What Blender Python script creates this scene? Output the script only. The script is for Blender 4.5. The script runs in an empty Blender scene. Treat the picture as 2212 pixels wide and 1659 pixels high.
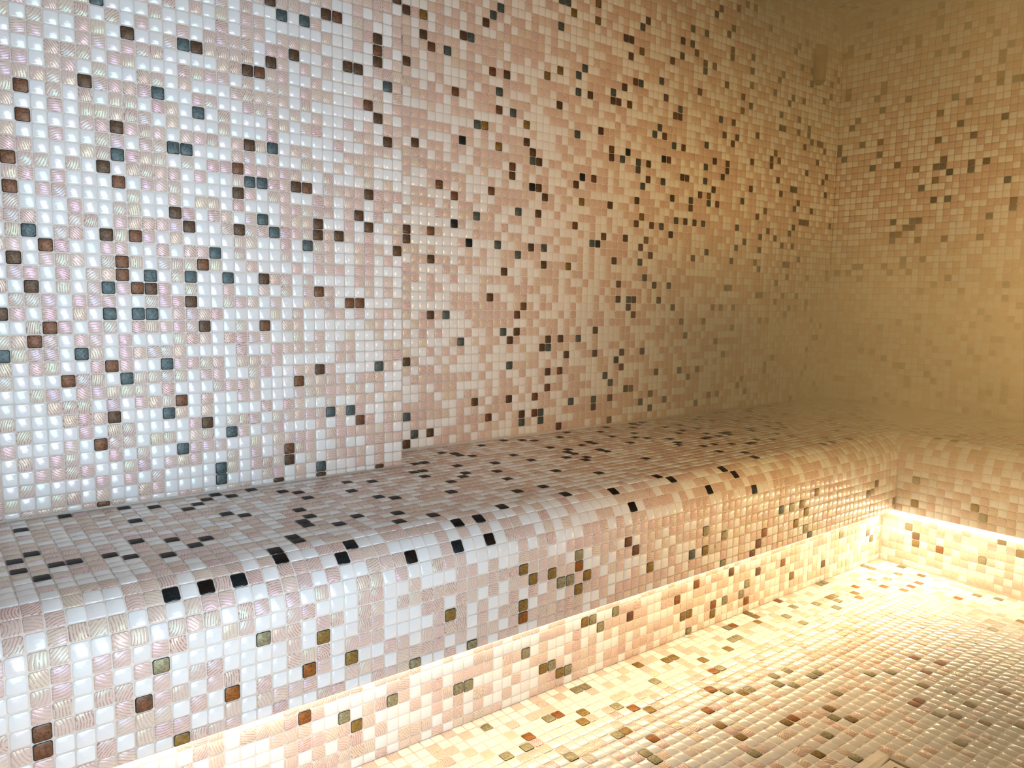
import bpy, math, random
import numpy as np
from mathutils import Matrix, Vector

EXPOSURE = 0.0
DOOR_W, LED_W1, LED_W2, FILL_W, LED_GLOW = 11.0, 3.5, 6.2, 28.0, 6.0
DOOR_DIR, DOOR_SPREAD, LED_TILT, FILL_UP = (-0.12, 1.0, 0.0), 84.0, 1.2, -0.1
FILL_Z = 0.0
LED_TILT2, FILL_SIDE = 1.2, 0.8
DOOR_COL = (0.68, 0.84, 1.0)
LED_COL = (1.0, 0.76, 0.44)
FILL_COL, FILL_X, FILL_L, FILL_SPREAD = (1.0, 0.60, 0.20), 52.0, 46.0, 125.0
FILM_IOR = 1.6
STEAM, STEAM_TOP, STEAM_LOW, STEAM_BASE, STEAM_PUFF = True, 1.15, 1.1, 0.10, 2.5
STEAM_COL = (0.99, 0.91, 0.78, 1)  # amber lamp glow partly tinted into the otherwise white steam
WHITE_A, WHITE_B, WHITE_C = (0.80, 0.80, 0.79), (0.84, 0.83, 0.81), (0.79, 0.76, 0.73)
WOOD_A, WOOD_B, WOOD_C, WOOD_D = (0.71, 0.55, 0.48), (0.72, 0.57, 0.49), (0.73, 0.62, 0.50), (0.68, 0.51, 0.46)
WOOD_LINE = (0.42, 0.19, 0.17)
GROUT = (0.74, 0.67, 0.60)
DARKS = [(0, (0.016, 0.013, 0.012)), (0.12, (0.02, 0.026, 0.032)), (0.24, (0.11, 0.07, 0.045)), (0.38, (0.09, 0.125, 0.135)), (0.52, (0.17, 0.085, 0.05)), (0.66, (0.26, 0.175, 0.055)), (0.78, (0.30, 0.29, 0.19)), (0.92, (0.28, 0.11, 0.03))]  # bronze tones; the teal stop holds a painted bluish reflection

# ---------------------------------------------------------------- camera, world, lights, exposure
# All room measures are in mosaic pitches (one tile + joint = 25 mm); Z0 is the floor at the plinth.
T = 0.025
Z0 = -47.0
def W(p):
    p = np.asarray(p, float).copy()
    p[..., 2] -= Z0
    return p * T

SC = bpy.context.scene
COL = SC.collection
cam_data = bpy.data.cameras.new('camera')
cam = bpy.data.objects.new('camera', cam_data)
COL.objects.link(cam)
cam_data.sensor_fit = 'HORIZONTAL'
cam_data.sensor_width = 36.0
cam_data.lens = 36.0 * 1647.87 / 2212.0
cam_data.clip_start = 0.01
def cam_basis(yaw, pitch, roll):
    f = np.array([math.cos(pitch)*math.cos(yaw), math.cos(pitch)*math.sin(yaw), math.sin(pitch)])
    r = np.cross(f, [0, 0, 1]); r /= np.linalg.norm(r)
    u = np.cross(r, f)
    c, s = math.cos(roll), math.sin(roll)
    return c*r + s*u, -s*r + c*u, f
r_, u_, f_ = cam_basis(0.90509, -0.11289, 0.01596)
M = Matrix(((r_[0], u_[0], -f_[0], 0), (r_[1], u_[1], -f_[1], 0), (r_[2], u_[2], -f_[2], 0), (0, 0, 0, 1)))
M.translation = Vector(W((-12.889, -65.095, -12.247)))
cam.matrix_world = M
SC.camera = cam

world = bpy.data.worlds.new('world'); SC.world = world
world.use_nodes = True
world.node_tree.nodes['Background'].inputs[0].default_value = (0.55, 0.72, 1.0, 1)
world.node_tree.nodes['Background'].inputs[1].default_value = 0.02

SC.view_settings.view_transform = 'Standard'
SC.view_settings.look = 'None'
SC.view_settings.gamma = 1.0
SC.view_settings.use_curve_mapping = False
SC.view_settings.exposure = EXPOSURE
SC.cycles.use_denoising = True
SC.cycles.use_adaptive_sampling = True
SC.cycles.adaptive_threshold = 0.12
SC.cycles.max_bounces = 4
SC.cycles.diffuse_bounces = 3
SC.cycles.glossy_bounces = 2
SC.cycles.volume_bounces = 0
SC.cycles.volume_step_rate = 4.0
SC.cycles.volume_max_steps = 64
SC.cycles.sample_clamp_indirect = 6.0
SC.cycles.caustics_reflective = False
SC.cycles.caustics_refractive = False

def area(name, loc, direction, sx, sy, color, watts, up='Z', spread=math.pi):
    l = bpy.data.lights.new(name, 'AREA')
    l.shape = 'RECTANGLE'; l.size = sx; l.size_y = sy
    l.color = color; l.energy = watts; l.spread = spread
    o = bpy.data.objects.new(name, l); COL.objects.link(o)
    o.location = loc
    o.rotation_euler = Vector(direction).to_track_quat('-Z', up).to_euler()
    return o

# daylight entering by the open doorway in the back wall, behind the camera
area('door_daylight', W((6.0, -83.0, -14.0)), DOOR_DIR, 32*T, 66*T, DOOR_COL, DOOR_W, spread=math.radians(DOOR_SPREAD))
# the two LED runs under the lip of the bench
area('led_light_long_arm', W((34.0, -18.2, -40.35)), (0, -LED_TILT, -1), 107*T, 0.6*T, LED_COL, LED_W1, up='Y')
o = area('led_light_short_arm', W((88.55, -47.0, -40.35)), (0, 0, -1), 60*T, 0.6*T, LED_COL, LED_W2)
zx = Vector((LED_TILT2, 0, 1)).normalized(); xx = Vector((0, 1, 0)); yy = zx.cross(xx)
o.rotation_euler = Matrix((xx, yy, zx)).transposed().to_euler()

# added warm fill by the back wall, no real fixture, for the far-wall glow
area('added_fill_back_wall', W((FILL_X, -81.0, FILL_Z)), (FILL_SIDE, 1.0, FILL_UP), FILL_L*T, 1.2*T, FILL_COL, FILL_W, spread=math.radians(FILL_SPREAD))

# ---------------------------------------------------------------- node helpers
def mat(name):
    m = bpy.data.materials.new(name); m.use_nodes = True
    nt = m.node_tree; nt.nodes.clear()
    out = nt.nodes.new('ShaderNodeOutputMaterial')
    return m, nt, out
def N(nt, typ, **kw):
    n = nt.nodes.new(typ)
    for k, v in kw.items():
        if k.startswith('i_'):
            n.inputs[k[2:].replace('_', ' ')].default_value = v
        elif k.startswith('n_'):
            n.inputs[int(k[2:])].default_value = v
        else: setattr(n, k, v)
    return n
def L(nt, a, b): nt.links.new(a, b)
def math_(nt, op, a, b=None, c=None, clamp=False):
    n = nt.nodes.new('ShaderNodeMath'); n.operation = op; n.use_clamp = clamp
    for i, v in enumerate((a, b, c)):
        if v is None: continue
        if isinstance(v, (int, float)): n.inputs[i].default_value = v
        else: nt.links.new(v, n.inputs[i])
    return n.outputs[0]
def mixc(nt, fac, a, b, blend='MIX'):
    n = nt.nodes.new('ShaderNodeMix'); n.data_type = 'RGBA'; n.blend_type = blend
    for i, v in ((0, fac), (6, a), (7, b)):
        if isinstance(v, (int, float)): n.inputs[i].default_value = v
        elif isinstance(v, tuple): n.inputs[i].default_value = (*v, 1)
        else: nt.links.new(v, n.inputs[i])
    return n.outputs[2]
def ramp(nt, fac, stops, interp='LINEAR'):
    n = nt.nodes.new('ShaderNodeValToRGB'); n.color_ramp.interpolation = interp
    e = n.color_ramp.elements
    while len(e) < len(stops): e.new(0.5)
    for el, (p, c) in zip(e, stops): el.position = p; el.color = (*c, 1)
    nt.links.new(fac, n.inputs[0]); return n.outputs[0]
def tile_inputs(nt):
    a = N(nt, 'ShaderNodeAttribute', attribute_name='tile_random')
    s = N(nt, 'ShaderNodeSeparateXYZ'); L(nt, a.outputs['Vector'], s.inputs[0])
    uv = N(nt, 'ShaderNodeUVMap', uv_map='tile_uv')
    return a.outputs['Vector'], s.outputs[0], s.outputs[1], s.outputs[2], uv.outputs[0]
def shifted_uv(nt, uv, rnd, k=37.0):
    sc = N(nt, 'ShaderNodeVectorMath', operation='SCALE'); L(nt, rnd, sc.inputs[0]); sc.inputs['Scale'].default_value = k
    ad = N(nt, 'ShaderNodeVectorMath', operation='ADD'); L(nt, uv, ad.inputs[0]); L(nt, sc.outputs[0], ad.inputs[1])
    return ad.outputs[0]
def pearl(nt, b, r):
    # mother-of-pearl coating: a thin film whose thickness differs from tile to tile
    L(nt, math_(nt, 'MULTIPLY_ADD', r, 330.0, 260.0), b.inputs['Thin Film Thickness'])
    b.inputs['Thin Film IOR'].default_value = FILM_IOR

def make_white():
    m, nt, out = mat('white_glass_tile')
    rnd, r1, r2, r3, uv = tile_inputs(nt)
    b = N(nt, 'ShaderNodeBsdfPrincipled')
    col = ramp(nt, r1, [(0, WHITE_A), (0.5, WHITE_B), (1, WHITE_C)])
    L(nt, col, b.inputs['Base Color'])
    b.inputs['Roughness'].default_value = 0.16
    b.inputs['IOR'].default_value = 1.55
    pearl(nt, b, r2)
    mp = N(nt, 'ShaderNodeMapping'); mp.inputs['Scale'].default_value = (2.0, 6.0, 1)
    L(nt, shifted_uv(nt, uv, rnd), mp.inputs[0])
    nz = N(nt, 'ShaderNodeTexNoise', i_Scale=1.3, i_Detail=2.0); L(nt, mp.outputs[0], nz.inputs['Vector'])
    bp = N(nt, 'ShaderNodeBump', i_Strength=0.25, i_Distance=0.001); L(nt, nz.outputs[0], bp.inputs['Height'])
    L(nt, bp.outputs[0], b.inputs['Normal'])
    L(nt, b.outputs[0], out.inputs[0]); return m

def make_wood():
    m, nt, out = mat('rose_grain_tile')
    rnd, r1, r2, r3, uv = tile_inputs(nt)
    b = N(nt, 'ShaderNodeBsdfPrincipled')
    # growth rings about a centre outside the tile, a different one for every tile
    ang = math_(nt, 'MULTIPLY', r1, 6.2832)
    rad = math_(nt, 'MULTIPLY_ADD', r2, 3.2, 0.7)
    cx = math_(nt, 'MULTIPLY', math_(nt, 'COSINE', ang), rad)
    cy = math_(nt, 'MULTIPLY', math_(nt, 'SINE', ang), rad)
    cc = N(nt, 'ShaderNodeCombineXYZ'); L(nt, cx, cc.inputs[0]); L(nt, cy, cc.inputs[1])
    nz = N(nt, 'ShaderNodeTexNoise', i_Scale=1.4, i_Detail=1.5); L(nt, shifted_uv(nt, uv, rnd), nz.inputs['Vector'])
    wob = N(nt, 'ShaderNodeVectorMath', operation='DISTANCE'); L(nt, uv, wob.inputs[0]); L(nt, cc.outputs[0], wob.inputs[1])
    d = math_(nt, 'ADD', wob.outputs['Value'], math_(nt, 'MULTIPLY', nz.outputs[0], 0.14))
    freq = math_(nt, 'MULTIPLY_ADD', r3, 12.0, 25.0)
    w = math_(nt, 'SINE', math_(nt, 'MULTIPLY', d, freq))
    line = math_(nt, 'POWER', math_(nt, 'MULTIPLY_ADD', w, 0.5, 0.5), 3.5)
    n2 = N(nt, 'ShaderNodeTexNoise', i_Scale=4.0, i_Detail=1.0); L(nt, shifted_uv(nt, uv, rnd, 91.0), n2.inputs['Vector'])
    gate = ramp(nt, n2.outputs[0], [(0.30, (0, 0, 0)), (0.50, (1, 1, 1))])
    amt = math_(nt, 'MULTIPLY', line, gate)
    stren = math_(nt, 'MULTIPLY_ADD', math_(nt, 'POWER', r3, 2.0), 0.75, 0.28)
    base = ramp(nt, r2, [(0, WOOD_A), (0.45, WOOD_B), (0.8, WOOD_C), (1, WOOD_D)])
    col = mixc(nt, math_(nt, 'MULTIPLY', amt, stren), base, WOOD_LINE)
    L(nt, col, b.inputs['Base Color'])
    b.inputs['Roughness'].default_value = 0.22
    b.inputs['IOR'].default_value = 1.5
    pearl(nt, b, r1)
    h = math_(nt, 'MULTIPLY', amt, -1.0)
    bp = N(nt, 'ShaderNodeBump', i_Strength=0.22, i_Distance=0.0015); L(nt, h, bp.inputs['Height'])
    L(nt, bp.outputs[0], b.inputs['Normal'])
    L(nt, b.outputs[0], out.inputs[0]); return m

def make_dark():
    m, nt, out = mat('bronze_glass_tile')
    rnd, r1, r2, r3, uv = tile_inputs(nt)
    b = N(nt, 'ShaderNodeBsdfPrincipled')
    nz = N(nt, 'ShaderNodeTexNoise', i_Scale=5.0, i_Detail=4.0, i_Roughness=0.7); L(nt, shifted_uv(nt, uv, rnd), nz.inputs['Vector'])
    basec = ramp(nt, r1, DARKS, 'CONSTANT')
    fl = ramp(nt, nz.outputs[0], [(0.35, (0.55, 0.55, 0.55)), (0.62, (1.35, 1.25, 1.1))])
    L(nt, mixc(nt, 1.0, basec, fl, 'MULTIPLY'), b.inputs['Base Color'])
    b.inputs['Metallic'].default_value = 0.5
    b.inputs['Roughness'].default_value = 0.42
    b.inputs['Specular Tint'].default_value = (0.35, 0.35, 0.35, 1)
    b.inputs['Specular IOR Level'].default_value = 0.35
    b.inputs['Coat Weight'].default_value = 0.08
    b.inputs['Coat Roughness'].default_value = 0.15
    bp = N(nt, 'ShaderNodeBump', i_Strength=0.35, i_Distance=0.003); L(nt, nz.outputs[0], bp.inputs['Height'])
    L(nt, bp.outputs[0], b.inputs['Normal'])
    L(nt, b.outputs[0], out.inputs[0]); return m

def make_rim():
    m, nt, out = mat('bronze_tile_rim')
    b = N(nt, 'ShaderNodeBsdfPrincipled', i_Base_Color=(0.02, 0.022, 0.025, 1), i_Roughness=0.12)
    L(nt, b.outputs[0], out.inputs[0]); return m

def simple(name, col, rough=0.6, metal=0.0, noise=0.0):
    m, nt, out = mat(name)
    b = N(nt, 'ShaderNodeBsdfPrincipled', i_Roughness=rough, i_Metallic=metal)
    if noise:
        tc = N(nt, 'ShaderNodeTexCoord')
        nz = N(nt, 'ShaderNodeTexNoise', i_Scale=60.0, i_Detail=4.0); L(nt, tc.outputs['Object'], nz.inputs['Vector'])
        c = ramp(nt, nz.outputs[0], [(0.3, tuple(v*(1-noise) for v in col)), (0.7, tuple(min(1, v*(1+noise)) for v in col))])
        L(nt, c, b.inputs['Base Color'])
    else: b.inputs['Base Color'].default_value = (*col, 1)
    L(nt, b.outputs[0], out.inputs[0]); return m

MW, MP, MD, MR = make_white(), make_wood(), make_dark(), make_rim()
MG = simple('pale_grout', GROUT, 0.75, 0, 0.06)
MPL = simple('pale_plaster', (0.70, 0.66, 0.60), 0.8)
MATS = [MG, MW, MP, MD, MR]

# ---------------------------------------------------------------- mesh helpers
def new_obj(name, verts, faces, mats, parent=None, mi=None, rnd=None, uv=None):
    """verts (n,3) in pitches; faces: list of index tuples, or (loops, starts, totals)."""
    me = bpy.data.meshes.new(name)
    v = W(np.asarray(verts, float))
    if isinstance(faces, tuple) and len(faces) == 3 and isinstance(faces[0], np.ndarray):
        loops, starts, totals = faces
    else:
        totals = np.array([len(f) for f in faces], np.int32)
        starts = np.concatenate([[0], np.cumsum(totals)[:-1]]).astype(np.int32)
        loops = np.array([i for f in faces for i in f], np.int32)
    me.vertices.add(len(v)); me.vertices.foreach_set('co', v.astype(np.float32).ravel())
    me.loops.add(len(loops)); me.loops.foreach_set('vertex_index', loops.astype(np.int32))
    me.polygons.add(len(starts))
    me.polygons.foreach_set('loop_start', starts.astype(np.int32))
    me.polygons.foreach_set('loop_total', totals.astype(np.int32))
    for m in mats: me.materials.append(m)
    if mi is not None: me.polygons.foreach_set('material_index', np.asarray(mi, np.int32))
    if uv is not None:
        lay = me.uv_layers.new(name='tile_uv'); lay.data.foreach_set('uv', np.asarray(uv, np.float32).ravel())
    if rnd is not None:
        at = me.attributes.new('tile_random', 'FLOAT_VECTOR', 'FACE')
        at.data.foreach_set('vector', np.asarray(rnd, np.float32).ravel())
    me.update(calc_edges=True); me.validate()
    o = bpy.data.objects.new(name, me); COL.objects.link(o)
    if parent: o.parent = parent
    return o

class Mesh:
    """gathers grout bodies (plain polygons) and mosaic tiles into ONE mesh"""
    def __init__(s): s.v = []; s.n = 0; s.lo = []; s.to = []; s.mi = []; s.rn = []; s.uv = []
    def polys(s, verts, faces, m=0):
        verts = np.asarray(verts, float); k = len(faces)
        s.v.append(verts)
        for f in faces:
            s.lo.append(np.array(f, np.int64) + s.n); s.uv.append(np.zeros((len(f), 2)))
        s.to.append(np.array([len(f) for f in faces]))
        s.mi.append(np.full(k, m)); s.rn.append(np.zeros((k, 3))); s.n += len(verts)
    def box(s, lo, hi, m=0):
        x0, y0, z0 = lo; x1, y1, z1 = hi
        v = [(x0,y0,z0),(x1,y0,z0),(x1,y1,z0),(x0,y1,z0),(x0,y0,z1),(x1,y0,z1),(x1,y1,z1),(x0,y1,z1)]
        s.polys(v, [(0,3,2,1),(4,5,6,7),(0,1,5,4),(1,2,6,5),(2,3,7,6),(3,0,4,7)], m)
    def tiles(s, c, U, V, Nn, hu, hv, kind, rnd, rng, h=0.046):
        """c,U,V,Nn: (n,3); hu,hv: (n,) half sizes; kind 1 white, 2 rose grain, 3 bronze"""
        n = len(c)
        if n == 0: return
        r = np.minimum(0.085, 0.45*np.minimum(hu, hv)); b = np.minimum(0.045, 0.3*np.minimum(hu, hv))
        tilt = rng.normal(0, 0.011, (n, 2))
        lift = rng.normal(0, 0.007, n)
        sg = [(1,1,0),(1,1,1),(-1,1,1),(-1,1,0),(-1,-1,0),(-1,-1,1),(1,-1,1),(1,-1,0)]
        order = [(1,1,'y'),(-1,1,'y'),(-1,1,'x'),(-1,-1,'x'),(-1,-1,'y'),(1,-1,'y'),(1,-1,'x'),(1,1,'x')]
        rings = []; uvs = []
        for lev, (inset, hh) in enumerate(((0.0, -0.09), (0.0, h*0.45), (b, h))):
            pts = []
            for (su, sv, side) in order:
                pu = su*(hu - inset - (r if side == 'y' else 0)); pv = sv*(hv - inset - (r if side == 'x' else 0))
                z = hh + (0 if hh < 0 else lift + tilt[:, 0]*pu + tilt[:, 1]*pv)
                pts.append(c + U*pu[:, None] + V*pv[:, None] + Nn*np.broadcast_to(z, (n,))[:, None])
                if lev == 1: uvs.append(np.stack([pu, pv], 1))
            rings.append(np.stack(pts, 1))
        uv8 = np.stack(uvs, 1)                                    # n,8,2
        V3 = np.concatenate(rings, 1)                              # n,24,3
        s.v.append(V3.reshape(-1, 3))
        base = s.n + 24*np.arange(n)[:, None]
        q = []
        uvq = []
        for a in (0, 8):
            for i in range(8):
                j = (i+1) % 8
                q += [a+i, a+j, a+8+j, a+8+i]
                uvq += [i, j, j, i]
        q += [16+i for i in range(8)]; uvq += list(range(8))
        loops = base + np.array(q)[None, :]
        s.lo.append(loops.reshape(-1)); s.uv.append(uv8[:, uvq, :].reshape(-1, 2))
        s.to.append(np.tile(np.array([4]*16 + [8]), n))
        mk = np.repeat(kind[:, None], 17, 1)
        dk = kind == 3
        mk[dk, :16] = 4
        s.mi.append(mk.reshape(-1)); s.rn.append(np.repeat(rnd, 17, 0)); s.n += 24*n
    def build(s, name, parent=None):
        to = np.concatenate(s.to); lo = np.concatenate(s.lo)
        st = np.concatenate([[0], np.cumsum(to)[:-1]])
        return new_obj(name, np.concatenate(s.v), (lo, st, to), MATS, parent,
                       np.concatenate(s.mi), np.concatenate(s.rn), np.concatenate(s.uv))

HALF = 0.466
def cells_1d(phase, lo, hi):
    i = np.arange(math.floor(lo - phase) - 1, math.ceil(hi - phase) + 2)
    c = i + phase
    a = np.maximum(c - HALF, lo + 0.04); b = np.minimum(c + HALF, hi - 0.04)
    ok = (b - a) > 0.12
    return i[ok], ((a + b)/2)[ok], ((b - a)/2)[ok]

def kinds(I, J, dark, rng, pattern=None, pw=0.47):
    k = np.where(rng.random(I.shape) < pw, 1, 2)
    if pattern:
        for (i, j), kk in pattern.items():
            k[(I == i) & (J == j)] = kk
    ds = set(map(tuple, dark))
    for idx in np.ndindex(I.shape):
        if (int(I[idx]), int(J[idx])) in ds: k[idx] = 3
    return k

def sheet(mesh, O, U, V, Nn, pu, pv, ulim, vlim, dark, seed, keep=None, pattern=None, dr=(0.25, 1.0), pw=0.47, h=0.046):
    """a flat run of mosaic: O + u*U + v*V, phases pu pv, clipped to ulim x vlim"""
    rng = np.random.default_rng(seed)
    iu, cu, hu = cells_1d(pu, *ulim); iv, cv, hv = cells_1d(pv, *vlim)
    I, J = np.meshgrid(iu, iv, indexing='ij'); CU, CV = np.meshgrid(cu, cv, indexing='ij'); HU, HV = np.meshgrid(hu, hv, indexing='ij')
    K = kinds(I, J, dark, rng, pattern, pw)
    rn = rng.random(I.shape + (3,))
    rn[K == 3, 0] = dr[0] + (dr[1] - dr[0])*rn[K == 3, 0]  # stop range per run paints in how light and view angle show its bronze
    I, J, CU, CV, HU, HV, K = [a.ravel() for a in (I, J, CU, CV, HU, HV, K)]; rn = rn.reshape(-1, 3)
    if keep is not None:
        m = keep(CU, CV); CU, CV, HU, HV, K, rn = CU[m], CV[m], HU[m], HV[m], K[m], rn[m]
    n = len(CU); U, V, Nn, O = [np.asarray(a, float) for a in (U, V, Nn, O)]
    jit = rng.normal(0, 0.012, (n, 2))
    c = O + (CU + jit[:, 0])[:, None]*U + (CV + jit[:, 1])[:, None]*V
    mesh.tiles(c, np.tile(U, (n, 1)), np.tile(V, (n, 1)), np.tile(Nn, (n, 1)), HU, HV, K, rn, rng, h)

def prop(o, label=None, category=None, kind=None, group=None):
    if label: o['label'] = label
    if category: o['category'] = category
    if kind: o['kind'] = kind
    if group: o['group'] = group
    return o
def pairs(s):
    return [tuple(int(v) for v in q.split(',')) for q in s.split()]

# ---------------------------------------------------------------- bronze tile positions (column,row in each run)
D_NEAR = pairs('-8,-17 -8,-14 -7,-10 -7,-5 -7,-3 -6,-16 -6,-12 -6,-8 -6,0 -6,2 -5,-15 -5,-9 -4,-19 -3,-17 -2,-29 -2,-24 -2,3 -1,-22 -1,-18 -1,-14 -1,-12 -1,-8 -1,-3 -1,9 0,-19 0,-11 0,-10 0,-4 0,-2 0,0 1,-14 1,-12 1,-8 1,7 2,-14 2,-12 2,-11 3,-22 3,-18 3,3 4,-25 4,-21 4,-6 4,-1 5,-13 5,-11 5,-7 5,-1 5,7 6,-23 6,-15 6,-10 6,2 6,7 7,-28 7,-27 7,-9 8,-24 8,-11 9,-7 9,-4 9,-2 10,-3 10,0 10,6 11,-15 11,-11 11,-6 11,-3 11,6 12,-29 12,-7 12,0 12,7 12,12 13,-27 13,-26 13,11 14,-20 14,-3 14,8 15,-8 15,-3 15,11 16,-29 16,-28 16,-19 16,-12 16,-7 16,-6 17,-23 17,12 18,-7 18,12 19,-23 19,-13 19,8 20,-24 20,-13 20,-5 20,8 21,-6 21,-3 21,5 22,-29 22,-19 22,4 22,9 22,10 22,11 23,2 23,7 24,-8 24,15')
D_FAR = pairs('27,9 27,11 27,14 28,-28 28,-25 28,-19 28,-6 28,-5 28,12 28,17 29,-27 29,4 30,15 30,17 31,-27 31,-14 31,-8 31,-5 31,14 32,0 33,-14 33,14 34,-4 34,-1 34,10 35,-17 35,5 35,16 36,-6 36,16 37,-24 37,-3 37,7 38,7 38,18 39,-26 39,-12 39,0 39,13 39,19 40,-6 40,5 40,9 40,11 40,20 41,-16 41,-9 41,13 42,-24 42,-20 42,-17 42,2 42,3 42,9 43,-16 43,-14 43,-7 43,-2 44,-27 44,-26 44,-13 44,6 44,8 45,-6 45,1 45,4 45,5 46,-26 46,-24 46,-2 46,1 46,4 47,-27 47,-26 47,-18 47,-8 47,-6 47,0 47,14 48,-23 48,-21 48,-18 48,-17 49,11 49,15 49,20 49,23 50,-28 50,-21 50,-17 50,23 51,-19 51,-8 51,22 52,-25 52,-3 52,2 52,8 52,13 52,15 53,-17 53,0 53,3 53,16 54,13 55,-5 55,3 55,22 55,24 56,-26 56,-25 56,-19 56,-16 56,-5 56,9 57,-4 58,-22 58,0 58,6 58,7 58,13 58,14 59,-28 59,-25 59,-23 59,-7 59,13 60,-20 60,-12 60,-10 60,6 60,15 60,21 61,-21 61,-19 61,-4 61,7 61,13 61,19 61,21 62,-24 62,-13 62,-12 62,16 63,-24 63,-14 63,-12 63,-2 63,1 63,5 63,6 63,16 63,20 63,23 64,-7 64,-5 64,-1 64,3 64,24 65,-26 65,-19 65,-9 65,-4 65,4 65,6 66,-6 66,-2 66,10 67,-27 67,-25 67,-10 67,11 67,17 68,-22 68,-12 68,-2 68,4 68,7 68,10 68,15 69,7 69,20 70,-26 70,-10 70,-3 70,2 70,9 70,13 71,-13 71,-1 71,13 71,14 71,21 71,23 72,5 72,9 73,-22 73,-15 73,-1 73,5 73,23 73,25 74,-17 74,1 74,2 74,22 75,-23 75,-6 75,-1 75,17 76,3 76,20 76,21 76,25 77,-27 77,-22 77,-1 77,5 77,7 77,10 78,-15 78,-5 78,2 78,3 78,21 78,28 79,4 79,8 79,29 80,-26 80,-13 80,2 80,14 81,-18 81,6 81,12 81,19 81,26 82,-26 82,-13 82,7 82,8 82,23 82,24 82,27 83,-20 83,-10 83,11 83,14 83,30 84,-10 84,-6 84,12 85,-16 85,-13 85,-4 85,-1 85,16 85,18 85,31 86,3 87,-25 87,-3 87,17 87,20 87,22 87,24 87,31 88,-24 88,5 88,9 89,-26 89,13 90,-6 90,1 91,-11 91,-7 91,-4 91,-2 91,29 92,-15 92,-11 92,2 93,-1 93,9 93,10 93,20 94,-23 94,-22 94,-15 94,11 94,22 94,31 95,-2 95,7 95,10 95,15 95,17 95,23 96,-21 96,-12 96,-9 96,5 96,15 97,-3 97,19 98,-11 98,-6 98,20 98,27 99,-14 99,-8 99,-6 99,-1 99,6 99,28 100,-13 100,-3 100,0 100,3 100,6 100,15 100,17 100,25 101,4 101,20 101,29 102,-28 102,-13 102,-11 102,-5 102,1 102,13 103,1 103,9 103,15 103,16 103,23 103,25 104,1 104,14 105,-24 105,-13 105,-12 105,-8 105,3 106,-23 106,-20 106,11 106,14 107,-15 107,14 107,21 108,-18 108,8 108,13 109,-26 109,-18 109,6 109,9 109,22 109,24 109,33 110,-27 110,-16 110,26 111,-8 111,-7 111,1 111,25 113,-13')
D_RIGHT = pairs('-23,-15 -23,-12 -22,-26 -22,-25 -22,-24 -22,-14 -21,-17 -21,-11 -21,-9 -21,2 -21,3 -21,20 -20,-28 -20,-25 -20,-19 -20,-17 -20,6 -20,20 -19,-26 -19,-25 -19,-14 -19,15 -19,25 -18,-20 -18,-13 -18,1 -18,20 -18,21 -18,23 -18,24 -17,-28 -17,-19 -17,-15 -17,-2 -17,9 -17,27 -16,-17 -16,29 -15,-10 -15,8 -15,9 -15,13 -15,21 -14,-21 -14,-16 -14,18 -13,-26 -13,-8 -13,15 -13,25 -13,29 -13,32 -12,-24 -12,-19 -12,-2 -12,4 -12,8 -12,19 -11,-23 -11,-18 -11,-9 -11,9 -11,10 -11,26 -10,4 -10,7 -10,9 -10,13 -10,17 -10,28 -9,-16 -9,-14 -9,-10 -9,-5 -9,26 -9,30 -9,31 -9,33 -8,-28 -8,-25 -8,-24 -8,-2 -8,1 -8,6 -8,32 -7,-22 -7,-7 -7,0 -7,1 -7,9 -6,-28 -6,-22 -6,-15 -6,-6 -6,-5 -6,0 -6,28 -6,29 -5,-27 -5,-1 -5,20 -4,-21 -4,-7 -4,-2 -4,-1 -4,1 -4,10 -4,29 -3,-28 -3,-16 -3,-6 -3,28 -2,-20 -2,34 -1,12 -1,14 -1,19 -1,22 -1,23 0,-20 0,10 0,21 1,-8 1,-6 2,-6 2,14 2,28 2,33 3,-25 3,-7 3,18 4,-25 4,17 5,-7 5,12 5,22 5,23 5,29 5,30 6,13 6,14 6,29')
D_BENCH = pairs('-9,16 -9,18 -8,14 -8,19 -8,25 -7,16 -6,16 -5,27 -4,16 -3,15 -2,9 -2,18 -1,14 -1,23 -1,27 0,9 0,17 1,15 1,26 2,9 2,16 3,24 4,25 5,10 5,11 5,21 5,26 6,20 6,27 7,12 7,13 7,26 9,9 9,15 9,16 9,27 10,10 10,17 10,19 11,14 11,25 12,22 12,24 13,15 14,8 15,12 16,14 16,22 17,19 17,25 18,8 18,12 18,18 19,10 19,24 21,8 21,10 23,17 24,11 24,23 24,25 25,20 25,25 26,28 27,21 27,28 28,14 28,22 29,25 30,18 31,11 31,14 31,21 31,31 32,29 32,30 33,24 33,28 36,10 36,18 37,8 37,23 37,26 37,32 39,15 41,22 41,33 42,20 43,11 43,21 43,23 43,24 43,27 43,32 44,10 44,25 44,31 47,22 47,23 47,26 48,8 48,17 48,31 49,26 49,27 51,33 52,10 53,9 53,24 54,28 55,7 55,31 56,26 57,20 57,25 58,15 58,21 58,28 58,33 59,11 59,18 59,23 60,13 61,18 61,31 63,17 63,21 63,25 63,32 63,33 64,21 65,16 65,26 65,29 65,33 66,16 66,21 66,23 68,17 68,21 68,22 68,26 68,29 69,22 70,16 73,11 73,21 74,16 74,18 74,22 74,31 75,11 75,29 76,32 77,13 77,20 78,22 78,27 79,11 79,20 81,22 81,24 81,33 82,23 82,26 82,28 83,15 83,33 85,27 87,16 87,31 88,18 88,20 88,32 90,14 90,20 90,27 90,33 91,12 93,21 95,13 95,17 95,33 97,12 97,16 97,19 98,16 99,21 99,26 100,7 100,13 100,28 102,13 102,25 102,34 103,12 103,14 103,17 103,20 104,23 106,22 107,25 108,20 109,19 111,17 112,26 113,14 113,23 113,31 116,13 116,14')
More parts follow.
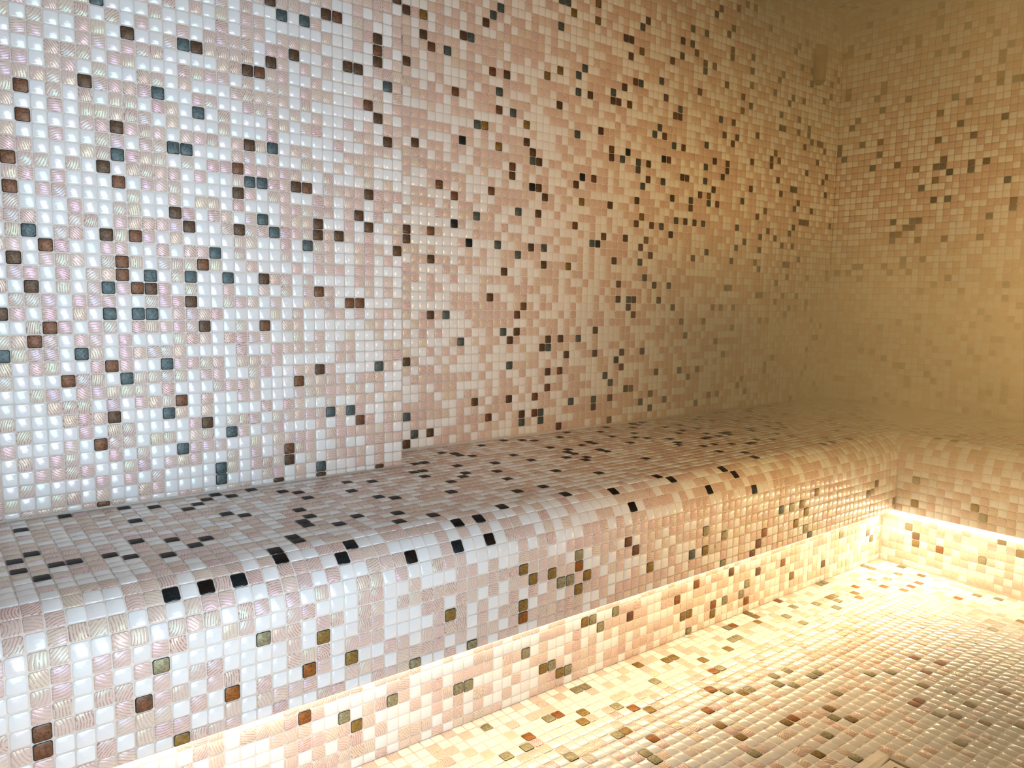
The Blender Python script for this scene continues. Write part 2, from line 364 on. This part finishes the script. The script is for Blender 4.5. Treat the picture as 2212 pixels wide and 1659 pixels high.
D_FRONT = pairs('-9,2 -9,3 -8,6 -4,3 -3,5 -2,0 -1,7 1,2 1,7 3,5 6,2 7,4 9,2 11,7 14,0 17,3 19,0 21,6 24,1 24,2 24,5 25,4 27,4 27,6 28,3 29,3 30,2 30,4 30,5 31,3 36,5 36,7 37,4 38,7 39,2 45,2 47,2 47,4 50,0 50,3 54,6 55,0 56,1 57,2 58,6 60,4 62,4 63,2 64,4 65,1 65,3 66,0 66,6 67,5 77,6 78,6 79,3 80,3 81,4 81,6 82,7 86,1 87,5')
D_RISER = pairs('7,-42 10,-43 11,-44 14,-43 20,-44 21,-44 27,-43 29,-45 30,-45 31,-46 32,-46 34,-42 35,-42 36,-43 38,-42 40,-43 47,-43 48,-45 49,-47 49,-45 50,-42 53,-46 53,-45 55,-45 56,-42 58,-45 59,-46 59,-44 61,-43 66,-43 68,-45 75,-45 79,-42 86,-43 87,-44')
D_FLOOR = pairs('21,-22 22,-18 23,-22 24,-21 25,-25 27,-20 28,-20 29,-22 30,-29 30,-28 30,-25 30,-21 31,-25 32,-27 32,-18 33,-22 33,-18 34,-23 35,-24 37,-33 38,-31 38,-29 39,-27 39,-21 40,-18 41,-36 42,-25 43,-38 43,-32 43,-26 43,-19 44,-35 44,-32 44,-27 44,-19 45,-27 45,-23 46,-23 46,-21 47,-34 48,-35 48,-33 48,-28 49,-29 49,-27 50,-21 51,-32 51,-27 52,-42 52,-29 52,-20 53,-29 53,-20 54,-18 55,-39 55,-37 55,-18 56,-40 56,-37 57,-42 57,-32 58,-19 59,-44 59,-40 59,-36 59,-33 59,-18 59,-17 60,-38 62,-35 62,-22 62,-20 64,-41 64,-33 65,-35 65,-19 65,-17 68,-20 69,-22 71,-21 71,-20 72,-20 74,-22 74,-17 75,-21 75,-17 77,-20 78,-35 80,-22 81,-24 81,-20 83,-36 83,-24 83,-21 84,-29 85,-24 85,-18 85,-17 86,-21 87,-30 88,-32 88,-23 89,-20')
D_RFRONT = pairs('-30,-38 -30,-33 -29,-37 -29,-33 -22,-38 -22,-35')
D_RBENCH = pairs('-31,15 -28,19 -25,11 -25,19 -25,26 -24,14 -24,16 -23,11 -23,14 -22,30 -21,22 -20,14 -19,13 -19,17 -18,16 -17,29 -17,35 -16,38')
D_RRISER = pairs('-33,-42 -31,-41 -29,-44 -24,-44 -21,-44 -21,-43 -20,-42')
D_CEIL = pairs('108,2 109,-1 111,1 104,0 106,3 101,2 107,-4 110,-6 100,-3 97,1')
D_RNOSE = []

def grid(rows, sign):
    return {(c0 + k, sign*r): 1 if ch == 'W' else 2 for r, (c0, s) in rows.items() for k, ch in enumerate(s) if ch in 'WP'}
P_NEAR = grid({-13: (16, 'PPWWPWPWP'), -12: (12, 'DPPPWDDWPPWWP'), -11: (9, 'WPWWDWDPWWWPPDWP'), -10: (7, 'WPWPPWWWWWPWWPWDPW'), -9: (7, 'WPWPPWPPPPWWWWWDWP'), -8: (6, 'WPPPPWPPDWWPWDDWPPP'), -7: (-7, 'PWPWWPPWDWWPDDPPPPWDPWPWPWWWPWDP'), -6: (-7, 'WPPWWPPWPPPWWWWPPDDPPWWPWWWWPPWP'), -5: (-7, 'WWWPPPWPPWWWPPPPWPWPPWPPPWWPDPWP'), -4: (-7, 'PPWPPWPWWPPWPWWWPPPPPWPWWWWWWDPW'), -3: (-7, 'PPPPPDPPPPDWWPPWWPPPWPWPWWPWPWPPW'), -2: (-7, 'PDWPWPWPPWPPWDWPWWWPPWPPWWWPPWDP'), -1: (-7, 'PWWPWPPPPPWPWWWPWWWPWWWWWPWWPPPW'), 0: (-7, 'WDWWWPPDPPPWPPPWPDPDWPPWWWPPPWWW'), 1: (-7, 'PWWPWWPPWPPDDWWWPPWPWWPPWPWPPWWW'), 2: (-7, 'PPWWWPPDPPPWPWPPDPPPPPWWPWWWPWPW'), 3: (-7, 'DPPWPWDWPPPPWPWWPDDPPDDWPPPPDPPP'), 4: (-7, 'PPWPWWWDWPPPWWWWDPWPPWWPPWPPWPPW'), 5: (-7, 'DWPPWWWWPWWPWPPWPWWWPPPPPWPDWPWP'), 6: (-7, 'PWWWPWWPPWWDPWPPWPDWPPPDWWPWDWPP'), 7: (-7, 'PPWWPPWPPPPPDWWPDPPDPPPDPDPWPWWP'), 8: (-7, 'PDWPPWDPDPWPWWWWPPWWPWDPPWWPPPWD'), 9: (-7, 'PWDPWWPPWWPWPPDWPWWWPWWPPWWPPWPW'), 10: (-7, 'DWPPPWPDPWPPPDPWWPWWWPWPPPWPPWWW'), 11: (-7, 'PPWPWPPDWDWPDWWDWWDPPWPWWWWPPWPW'), 12: (-7, 'WDWPWPDPDDPWPWWPWWPWPWPDPWWWPWPW'), 13: (-7, 'PPPWPPPWWPPPDWWPPPWPWWPPPWDDWWWP'), 14: (-7, 'PWPWPWDWDDWPPPPWWWWPWPWWPPWPWPPW'), 15: (-7, 'WPDPWPPWPPPPPDWWPWDWPPWWWWWWPPWW'), 16: (-7, 'PDPWPPWPWWWPPPWPPPPWWPWPWWPWWPWW'), 17: (-7, 'PPPWDPWPPPPPWWWWPWWPPPPPWPPWWWPP'), 18: (-7, 'WPPWWPDPWWDPPPPWPPPPWWWWWPPWWWPP'), 19: (-7, 'WWWDPPWDPPPPWPPWWPPWWPPDPWWWWDPW'), 20: (-7, 'WPPWPPPPPWPWWWPPPPWWWDPPPPWPPPWW'), 21: (-7, 'WWPPPWPWPPPDWPWWPPWWWPPPPPPPWPWW'), 22: (-7, 'WWWPPPDWWWDPWPWWWWPWPPWWPWWPPWP'), 23: (-7, 'PWWWPWPPWWWWPDWPPPWPPPPPDPDPWWPW'), 24: (6, 'PWDPWPPWWWPWPWDPWPP'), 25: (6, 'PPWWPWPPPPWPPPPPPPW'), 26: (6, 'WWPWPWPDPPWWPWWPPPP'), 27: (6, 'WDPWPPPDWPWPPPPWPWW'), 28: (6, 'WDWWWPPWPWDWWWPWPWW')}, -1)
P_FRONT = grid({7: (-10, 'PPPPPPPPPDPDWPPPWWWWPDPWPPWPWP'), 6: (-10, 'PPDWPPPPWPPWPPPWWWWWWPPPWPWWPWPDPWP'), 5: (-10, 'WPPWPWPDWWWWWDPPWPPWPPWPPPPPPPPPPPDP'), 4: (-10, 'WPPWPPWPWPPWWWWPWDWWPPWWWPPWPPWPWPPD'), 3: (-10, 'WDPPWPDPPWPPWWWPPPWPPPWWWWPDPWPWWPWP'), 2: (-10, 'PDWWWPPPWPWDWPWWDPWDWWPPWPPPPWPWPPDW'), 1: (-9, 'PWWPWPPPWWPWPPPPWWPPPWPPPPWPWPPWPDP'), 0: (-6, 'PPWWDPPPWWPWWPPWWPPPDWWPWDPWPPWW')}, 1)
P_BENCH = grid({8: (-10, 'PWPPPPWPWPPPWWPPPWPWWPPPDWWPDWWDW'), 9: (-10, 'PPPWWWPPDWDPDPWPPPWDPPPWWWWPWPWPW'), 10: (-10, 'PPWPWWPPPWPPPWPDWWPPDWWPPPPPWDPDPW'), 11: (-10, 'WWWPPPWPPPWPP')}, 1)
P_FAR, P_RISER = {}, {}


# ---------------------------------------------------------------- room shell
XA, XE, XR = -22.0, 24.5, 112.51       # left end, edge of the projecting near wall, right wall
YN, YF, YB = 0.0, 6.053, -82.0         # near wall, far wall, back wall
ZC = 34.6                              # ceiling
ZS0, SLB = -29.1, 0.01                 # bench seat height and fall
YP, XP = -19.668, 86.6                 # bench front faces
YR, XRI = -16.625, 89.65               # plinth faces
ZL = -39.0                             # lip
def seat_z(y): return ZS0 + SLB*y
def floor_z(y): return -47.0 + 0.02*(y + 16.6)

m = Mesh()
m.box((XA, YN, -48.5), (XE, YN + 10, ZC)); m.box((XE, YF, -48.5), (XR + 4, YF + 4, ZC))
sheet(m, (0, YN, 0), (1, 0, 0), (0, 0, 1), (0, -1, 0), 0.0, 0.0, (XA, XE), (-28.95, ZC), D_NEAR, 1, dr=(0.25, 0.62), pattern=P_NEAR)
sheet(m, (XE, 0, 0), (0, 1, 0), (0, 0, 1), (1, 0, 0), 0.6, 0.0, (YN, YF), (-28.9, ZC), [], 2)
sheet(m, (0, YF, 0), (1, 0, 0), (0, 0, 1), (0, -1, 0), 0.543, -0.274, (XE, XR), (-28.9, ZC), D_FAR, 3, dr=(0.2, 0.7), pattern=P_FAR)
prop(m.build('wall_left'), kind='structure')

m = Mesh()
m.box((XR, YB, -48.5), (XR + 4, YF, ZC))
sheet(m, (XR, 0, 0), (0, 1, 0), (0, 0, 1), (-1, 0, 0), -0.264, -0.233, (-62, YF), (-28.9, ZC), D_RIGHT, 4, dr=(0.2, 0.7))
prop(m.build('wall_right'), kind='structure')

m = Mesh()
m.box((XA, YB, ZC), (XR + 4, YF + 4, ZC + 4))
sheet(m, (0, 0, ZC), (1, 0, 0), (0, 1, 0), (0, 0, -1), 0.5, 0.3, (40, XR), (-40, YF), D_CEIL, 5)
prop(m.build('ceiling'), kind='structure')

m = Mesh()
ys = [YB, -60, -16.0]
v = [(x, y, floor_z(max(y, -60))) for y in (YB, -60, -15.0) for x in (XA, XP + 5)] + [(x, y, -49.5) for y in (YB, -15.0) for x in (XA, XP + 5)]
m.polys(v, [(0, 1, 3, 2), (2, 3, 5, 4), (6, 8, 9, 7), (0, 2, 4, 8, 6), (1, 7, 9, 5, 3), (0, 6, 7, 1), (4, 5, 9, 8)])
fu = np.array((0, 1, 0.02)); fu /= np.linalg.norm(fu)
DR = (40.6, -44.1, 45.4, -39.3)        # drain x0,y0,x1,y1
sheet(m, (0, 0, floor_z(0)), (1, 0, 0), fu, (0, -0.02, 1), -0.055, -0.051, (XA, XRI), (-60, YR), D_FLOOR, 6, dr=(0.70, 0.97), pw=0.68, h=0.024,
      keep=lambda u, w: ~((u > DR[0]-0.3) & (u < DR[2]+0.3) & (w > DR[1]-0.3) & (w < DR[3]+0.3)))
prop(m.build('floor'), kind='structure')

# back wall with its doorway and the left end wall, both behind the camera
m = Mesh()
m.box((XA, YB - 4, -48.5), (-10, YB, ZC)); m.box((22, YB - 4, -48.5), (XR + 4, YB, ZC)); m.box((-10, YB - 4, 19.5), (22, YB, ZC))
o = m.build('wall_back'); prop(o, kind='structure')
m = Mesh(); m.box((XA - 4, YB, -48.5), (XA, YN + 10, ZC)); o = m.build('wall_end'); prop(o, kind='structure')

# ---------------------------------------------------------------- bench
RN = 3.4
th = math.atan(SLB)
yc = YP + RN; zc = seat_z(yc) - RN/math.cos(th)
ang = np.linspace(math.pi, math.pi/2 + th, 25)
PY = np.concatenate([[YP], yc + RN*np.cos(ang), [YF + 0.02]])
PZ = np.concatenate([[ZL], zc + RN*np.sin(ang), [seat_z(YF)]])
PS = np.concatenate([[0], np.cumsum(np.hypot(np.diff(PY), np.diff(PZ)))])
def at_s(s):
    return np.interp(s, PS, PY), np.interp(s, PS, PZ)
S_ARC0, S_ARC1, S_END = PS[1], PS[25], PS[-1]

bench = bpy.data.objects.new('tiled_bench', None); COL.objects.link(bench)
bench.location = W((86.6, -19.668, -47.0)); bench.empty_display_size = 0.05
prop(bench, 'L-shaped built-in bench clad in pale mosaic with rounded front edge and lit recess below', 'bench')
def part(mesh, name):
    o = mesh.build(name); o.parent = bench
    o.matrix_parent_inverse = Matrix.Translation(-bench.location)
    return o

# seat, both arms: grout body following the rounded profile, mosaic on it
m = Mesh()
kp = 25
X0 = XA
X0 = XA + 0.2
la = [(X0, PY[i], PZ[i]) for i in range(1, len(PY) - 1)] + [(X0, -0.03, seat_z(0))]
lm = [(XE + 0.03, y, z) for _, y, z in la]
lb = [(XP + (PY[i] - YP), PY[i], PZ[i]) for i in range(1, len(PY) - 1)] + [(XP - YP, 0.0, seat_z(0))]
n = len(la)
m.polys(la + lm + lb, [(i, n+i, n+i+1, i+1) for i in range(n-1)] + [(n+i, 2*n+i, 2*n+i+1, n+i+1) for i in range(n-1)])
YW, XW = YF - 0.03, XR - 0.05
m.polys([(XE + 0.03, -0.03, seat_z(0)), (XP - YP, 0.0, seat_z(0)), (XW, YW, seat_z(YF)), (XE + 0.03, YW, seat_z(YF))], [(0, 1, 2, 3)])
ra = [(min(XP + (PY[i] - YP), XW), min(PY[i], YW), PZ[i]) for i in range(1, len(PY))]
rb = [(min(XP + (PY[i] - YP), XW), -78.0, PZ[i]) for i in range(1, len(PY))]
k = len(ra)
m.polys(ra + rb, [(i, k+i, k+i+1, i+1) for i in range(k-1)])
def profile_run(mesh, arm, phase_u, phase_s, ulim, slim, dark, seed, pattern=None):
    rng = np.random.default_rng(seed)
    iu, cu, hu = cells_1d(phase_u, *ulim); js, cs, hs = cells_1d(phase_s, *slim)
    I, J = np.meshgrid(iu, js, indexing='ij'); CU, CV = np.meshgrid(cu, cs, indexing='ij'); HU, HV = np.meshgrid(hu, hs, indexing='ij')
    K = kinds(I, J, dark, rng, pattern); rn = rng.random(I.shape + (3,))
    rn[K == 3, 0] = 0.20*rn[K == 3, 0]  # near-black stops: dark look of the grazing view put into the bench bronze
    CU, CV, HU, HV, K = [a.ravel() for a in (CU, CV, HU, HV, K)]; rn = rn.reshape(-1, 3)
    y, z = at_s(CV); y0, z0 = at_s(CV - HV*0.98); y1, z1 = at_s(CV + HV*0.98)
    y = (y + (y0 + y1)/2)/2; z = (z + (z0 + z1)/2)/2
    ty, tz = y1 - y0, z1 - z0; ln = np.hypot(ty, tz); ty, tz = ty/ln, tz/ln
    d = y - YP
    zz = np.zeros_like(y)
    if arm == 'long':
        ok = CU - HU*0.3 < np.where(CV > S_ARC1, XR, XP + d)
        # cut the last tile at the mitre
        b_ = np.minimum(CU + HU, np.where(CV > S_ARC1, XR - 0.04, XP + d - 0.04)); a_ = CU - HU
        CU, HU = (a_ + b_)/2, (b_ - a_)/2
        c = np.stack([CU, y, z], 1); U = np.stack([zz + 1, zz, zz], 1); V = np.stack([zz, ty, tz], 1); Nn = np.stack([zz, -tz, ty], 1)
    else:
        lim = np.minimum(YP + d, YP + RN)
        b_ = np.minimum(CU + HU, lim - 0.04); a_ = CU - HU
        CU, HU = (a_ + b_)/2, (b_ - a_)/2
        ok = HU > 0.08
        c = np.stack([XP + d, CU, z], 1); U = np.stack([zz, zz + 1, zz], 1); V = np.stack([ty, zz, tz], 1); Nn = np.stack([-tz, zz, ty], 1)
    ok &= HU > 0.08
    if arm == 'long': ok &= ~((CU < XE) & (y > -0.2))
    jit = rng.normal(0, 0.012, (len(CU), 1))
    c = c + U*jit
    mesh.tiles(c[ok], U[ok], V[ok], Nn[ok], HU[ok], HV[ok], K[ok], rn[ok], rng)
profile_run(m, 'long', 0.27, 0.27, (XA + 0.3, XR), (S_ARC0 - 0.6, S_END), D_BENCH, 7, pattern=P_BENCH)
# short arm: its rounded edge, then its flat top up to the right wall
profile_run(m, 'short', -0.087, 0.27, (-62, YP + RN), (S_ARC0 - 0.6, S_ARC1 + (XR - XP - RN)), D_RBENCH, 8)
part(m, 'seat')

# front faces
m = Mesh()
m.polys([(X0, YP, ZL), (XP, YP, ZL), (XP, YP, PZ[1]+0.01), (X0, YP, PZ[1]+0.01), (X0, YP+1.2, ZL), (XP+1.2, YP+1.2, ZL)],
        [(0, 1, 2, 3), (0, 4, 5, 1)])
sheet(m, (0, YP, 0), (1, 0, 0), (0, 0, 1), (0, -1, 0), 0.285, 0.27 + ZL - math.floor(ZL), (XA + 0.3, XP), (ZL, ZL + S_ARC0 - 0.6), [(i, j - 39) for i, j in D_FRONT], 10, dr=(0.5, 0.97), pattern={(i, j-39): k for (i, j), k in P_FRONT.items()})
part(m, 'front_panel')
m = Mesh()
m.polys([(XP, YP, ZL), (XP, -78, ZL), (XP, -78, PZ[1]+0.01), (XP, YP, PZ[1]+0.01), (XP+1.2, YP+1.2, ZL), (XP+1.2, -78, ZL)],
        [(0, 1, 2, 3), (0, 4, 5, 1)])
sheet(m, (XP, 0, 0), (0, 1, 0), (0, 0, 1), (-1, 0, 0), -0.087, 0.445, (-62, YP), (ZL, ZL + S_ARC0 - 0.6), D_RFRONT, 11, dr=(0.6, 1.0))
part(m, 'front_panel')
# underside of the lip and plinths
m = Mesh()
m.polys([(X0, YP+0.2, ZL+0.05), (XP+0.2, YP+0.2, ZL+0.05), (XRI+.5, YR+.5, ZL+0.05), (X0, YR+.5, ZL+0.05), (XP+0.2, -78, ZL+0.05), (XRI+.5, -78, ZL+0.05)],
        [(0, 3, 2, 1), (1, 2, 5, 4)])
part(m, 'lip_underside')
m = Mesh()
m.polys([(X0, YR, -47.2), (XRI, YR, -47.2), (XRI, YR, ZL+0.05), (X0, YR, ZL+0.05)], [(0, 1, 2, 3)])
sheet(m, (0, YR, 0), (1, 0, 0), (0, 0, 1), (0, -1, 0), 0.139, 0.254, (XA + 0.3, XRI), (-47.0, ZL), D_RISER, 12, dr=(0.6, 1.0), pattern=P_RISER)
part(m, 'plinth')
m = Mesh()
m.polys([(XRI, YR, -48), (XRI, -78, -48), (XRI, -78, ZL+0.05), (XRI, YR, ZL+0.05)], [(0, 1, 2, 3)])
sheet(m, (XRI, 0, 0), (0, 1, 0), (0, 0, 1), (-1, 0, 0), -0.296, 0.331, (-62, YR), (-47.0, ZL), D_RRISER, 13, dr=(0.6, 1.0))
part(m, 'plinth')

# ---------------------------------------------------------------- LED strips under the lip
def emit(name, col, strength):
    mm, nt, out = mat(name)
    e = N(nt, 'ShaderNodeEmission', i_Color=(*col, 1), i_Strength=strength); L(nt, e.outputs[0], out.inputs[0]); return mm
ME = emit('led_diffuser_glow', (1.0, 0.80, 0.50), LED_GLOW)
MA = simple('aluminium_profile', (0.75, 0.75, 0.74), 0.35, 1.0)
def box_faces(lo, hi):
    x0, y0, z0 = lo; x1, y1, z1 = hi
    return ([(x0,y0,z0),(x1,y0,z0),(x1,y1,z0),(x0,y1,z0),(x0,y0,z1),(x1,y0,z1),(x1,y1,z1),(x0,y1,z1)],
            [(0,3,2,1),(4,5,6,7),(0,1,5,4),(1,2,6,5),(2,3,7,6),(3,0,4,7)])
def led(a, b, label):
    e = bpy.data.objects.new('led_strip', None); COL.objects.link(e); e.empty_display_size = 0.02
    lo, hi = np.minimum(a, b), np.maximum(a, b)
    e.location = W((lo + hi)/2)
    prop(e, label, 'light strip')
    zc_ = hi[2] - 0.35
    for nm, l_, h_, mm in (('profile', (lo[0], lo[1], zc_), hi, MA), ('diffuser', lo, (hi[0], hi[1], zc_), ME)):
        v, f = box_faces(l_, h_)
        o = new_obj(nm, v, f, [mm]); o.parent = e; o.matrix_parent_inverse = Matrix.Translation(-e.location)
    return e
led(np.array((XA + 0.5, YR - 0.95, -40.25)), np.array((XRI - 1.2, YR - 0.2, ZL)), 'warm LED strip hidden under the lip of the long bench arm along the left wall')
led(np.array((XRI - 0.95, -76, -40.25)), np.array((XRI - 0.2, YR - 1.2, ZL)), 'warm white LED strip glowing under the bench lip below the right wall')

# ---------------------------------------------------------------- fixture high on the far wall
MF = simple('fixture_plastic', (0.24, 0.17, 0.11), 0.45)
MFD = simple('fixture_dark', (0.10, 0.07, 0.04), 0.5)
fx = bpy.data.objects.new('wall_fixture', None); COL.objects.link(fx)
FX, FY, FZ0, FZ1 = 103.85, YF - 1.1, 23.0, 28.5
fx.location = W((FX, YF, FZ0)); fx.empty_display_size = 0.03
prop(fx, 'vertical cylindrical fixture with dark bottom nozzle, high on the left wall near the corner', 'fixture')
def fpart(name, v, f, mm, parent=fx):
    o = new_obj(name, v, f, [mm]); o.parent = parent
    o.matrix_parent_inverse = Matrix.Translation(-fx.location) if parent is fx else parent.matrix_world.inverted()
    return o
def lathe(cx, cy, prof, n=32):
    v = []; f = []
    for (r, z) in prof:
        for i in range(n):
            a = 2*math.pi*i/n; v.append((cx + r*math.cos(a), cy + r*math.sin(a), z))
    for k in range(len(prof)-1):
        for i in range(n):
            j = (i+1) % n; f.append((k*n+i, k*n+j, (k+1)*n+j, (k+1)*n+i))
    f.append(tuple(range(n))[::-1]); f.append(tuple((len(prof)-1)*n + i for i in range(n)))
    return v, f
fpart('body', *lathe(FX, FY, [(0.84, FZ0), (0.90, FZ0+0.1), (0.90, FZ1-0.25), (0.80, FZ1-0.08), (0.62, FZ1)]), MF)
fpart('nozzle', *lathe(FX, FY, [(0.18, FZ0-0.62), (0.42, FZ0-0.5), (0.80, FZ0-0.1), (0.83, FZ0)]), MFD)
v, f = box_faces((FX-0.5, FY+0.6, FZ0+1.0), (FX+0.5, YF, FZ1-1.0)); fpart('wall_mount', v, f, MF)
v, f = box_faces((FX+0.6, FY-0.35, FZ1-1.6), (FX+1.35, FY+0.6, FZ1-0.5)); fpart('bracket', v, f, MF)
for k in range(3):
    zz_ = FZ1 - 1.75 - 0.38*k
    v, f = lathe(FX, FY, [(0.91, zz_-0.05), (0.94, zz_), (0.91, zz_+0.05)]); fpart('ridge', v, f, MFD)

# ---------------------------------------------------------------- floor drain
MS = simple('brushed_steel', (0.34, 0.30, 0.24), 0.5, 0.8)
MSD = simple('drain_hole_dark', (0.03, 0.025, 0.02), 0.6)
dr = bpy.data.objects.new('floor_drain', None); COL.objects.link(dr); dr.empty_display_size = 0.03
x0, y0, x1, y1 = DR
dz = floor_z((y0 + y1)/2)
dr.location = W(((x0+x1)/2, (y0+y1)/2, dz)); prop(dr, 'square metal floor drain with a raised cover, set in the mosaic floor', 'drain')
def dpart(name, v, f, mm):
    o = new_obj(name, v, f, [mm]); o.parent = dr; o.matrix_parent_inverse = Matrix.Translation(-dr.location); return o
w_ = 0.55; zf0, zf1 = dz - 0.25, dz + 0.14
O4 = [(x0,y0),(x1,y0),(x1,y1),(x0,y1)]; I4 = [(x0+w_,y0+w_),(x1-w_,y0+w_),(x1-w_,y1-w_),(x0+w_,y1-w_)]
v = [(*p, zf0) for p in O4] + [(*p, zf1) for p in O4] + [(*p, zf1-0.12) for p in I4] + [(*p, zf0) for p in I4]
f = []
for i in range(4):
    j = (i+1) % 4
    f += [(i, j, 4+j, 4+i), (4+i, 4+j, 8+j, 8+i), (8+i, 8+j, 12+j, 12+i), (12+i, 12+j, j, i)]
dpart('frame', v, f, MS)
v, f = box_faces((x0+w_+0.12, y0+w_+0.12, zf0), (x1-w_-0.12, y1-w_-0.12, dz+0.12)); dpart('cover', v, f, MS)
for (hx, hy) in ((x1-w_-0.75, y1-w_-0.75), (x0+w_+0.75, y1-w_-0.75), (x1-w_-0.75, y0+w_+0.75), (x0+w_+0.75, y0+w_+0.75)):
    v, f = lathe(hx, hy, [(0.16, dz+0.08), (0.16, dz+0.135)], 16); dpart('screw_hole', v, f, MSD)

# flake of grout at the foot of the plinth
rng = np.random.default_rng(5)
v = [(48.2+a, -16.95+b, -46.86+c) for a, b, c in ((0,0.05,0.05),(0.45,0.2,0.0),(0.8,-0.1,-0.02),(1.15,0.0,-0.05),(0.95,-0.28,-0.05),(0.5,-0.18,0.02),(0.1,-0.12,0.04))]
v2 = [(a, b, c-0.10) for a, b, c in v]
k = len(v); f = [tuple(range(k))[::-1], tuple(range(k, 2*k))] + [(i, (i+1) % k, k+(i+1) % k, k+i) for i in range(k)]
o = new_obj('grout_flake', v + v2, f, [simple('white_flake', (0.9, 0.88, 0.82), 0.7)])
prop(o, 'small white flake of grout lying on the floor at the foot of the plinth', 'debris')

# ---------------------------------------------------------------- steam
def steam():
    mm, nt, out = mat('steam')
    tc = N(nt, 'ShaderNodeTexCoord'); sp = N(nt, 'ShaderNodeSeparateXYZ')
    L(nt, tc.outputs['Object'], sp.inputs[0])
    px = math_(nt, 'DIVIDE', sp.outputs[0], T); py = math_(nt, 'DIVIDE', sp.outputs[1], T)
    pz = math_(nt, 'ADD', math_(nt, 'DIVIDE', sp.outputs[2], T), Z0)
    def sm(v, a, b):
        n_ = nt.nodes.new('ShaderNodeMapRange'); n_.interpolation_type = 'SMOOTHSTEP'
        L(nt, v, n_.inputs[0]); n_.inputs[1].default_value = a; n_.inputs[2].default_value = b
        return n_.outputs[0]
    nz = N(nt, 'ShaderNodeTexNoise', i_Scale=2.6, i_Detail=3.0, i_Roughness=0.55, i_Distortion=0.4); L(nt, tc.outputs['Object'], nz.inputs['Vector'])
    puff = sm(nz.outputs[0], 0.30, 0.70)
    far = sm(px, 35.0, 95.0)
    top = math_(nt, 'MULTIPLY', sm(pz, 4.0, 30.0), STEAM_TOP)
    low = math_(nt, 'MULTIPLY', math_(nt, 'MULTIPLY', sm(pz, 2.0, -16.0), sm(pz, -46.0, -30.0)), STEAM_LOW)
    lay = math_(nt, 'ADD', math_(nt, 'ADD', top, low), STEAM_BASE)
    d1 = math_(nt, 'MULTIPLY', math_(nt, 'MULTIPLY', lay, far), math_(nt, 'MULTIPLY_ADD', puff, 1.0, 0.45))
    # a denser puff drifting low over the drain
    def q(v, c, r): return math_(nt, 'POWER', math_(nt, 'DIVIDE', math_(nt, 'SUBTRACT', v, c), r), 2.0)
    rr = math_(nt, 'ADD', math_(nt, 'ADD', q(px, 52.0, 20.0), q(py, -48.0, 11.0)), q(pz, -40.0, 9.0))
    pf = math_(nt, 'MULTIPLY', sm(rr, 1.0, 0.0), math_(nt, 'MULTIPLY', math_(nt, 'MULTIPLY_ADD', puff, 1.1, 0.3), STEAM_PUFF))
    dens = math_(nt, 'ADD', d1, pf)
    vs = N(nt, 'ShaderNodeVolumeScatter', i_Color=STEAM_COL); vs.inputs['Anisotropy'].default_value = -0.35
    L(nt, dens, vs.inputs['Density'])
    L(nt, vs.outputs[0], out.inputs['Volume'])
    v, f = box_faces((30, -70, -46.3), (XR - 0.3, YF - 0.3, ZC - 0.3))
    o = new_obj('steam', v, f, [mm]); prop(o, 'warm lit and warm tinted steam hanging in the far corner and low over the drain', 'steam', kind='stuff')
if STEAM: steam()
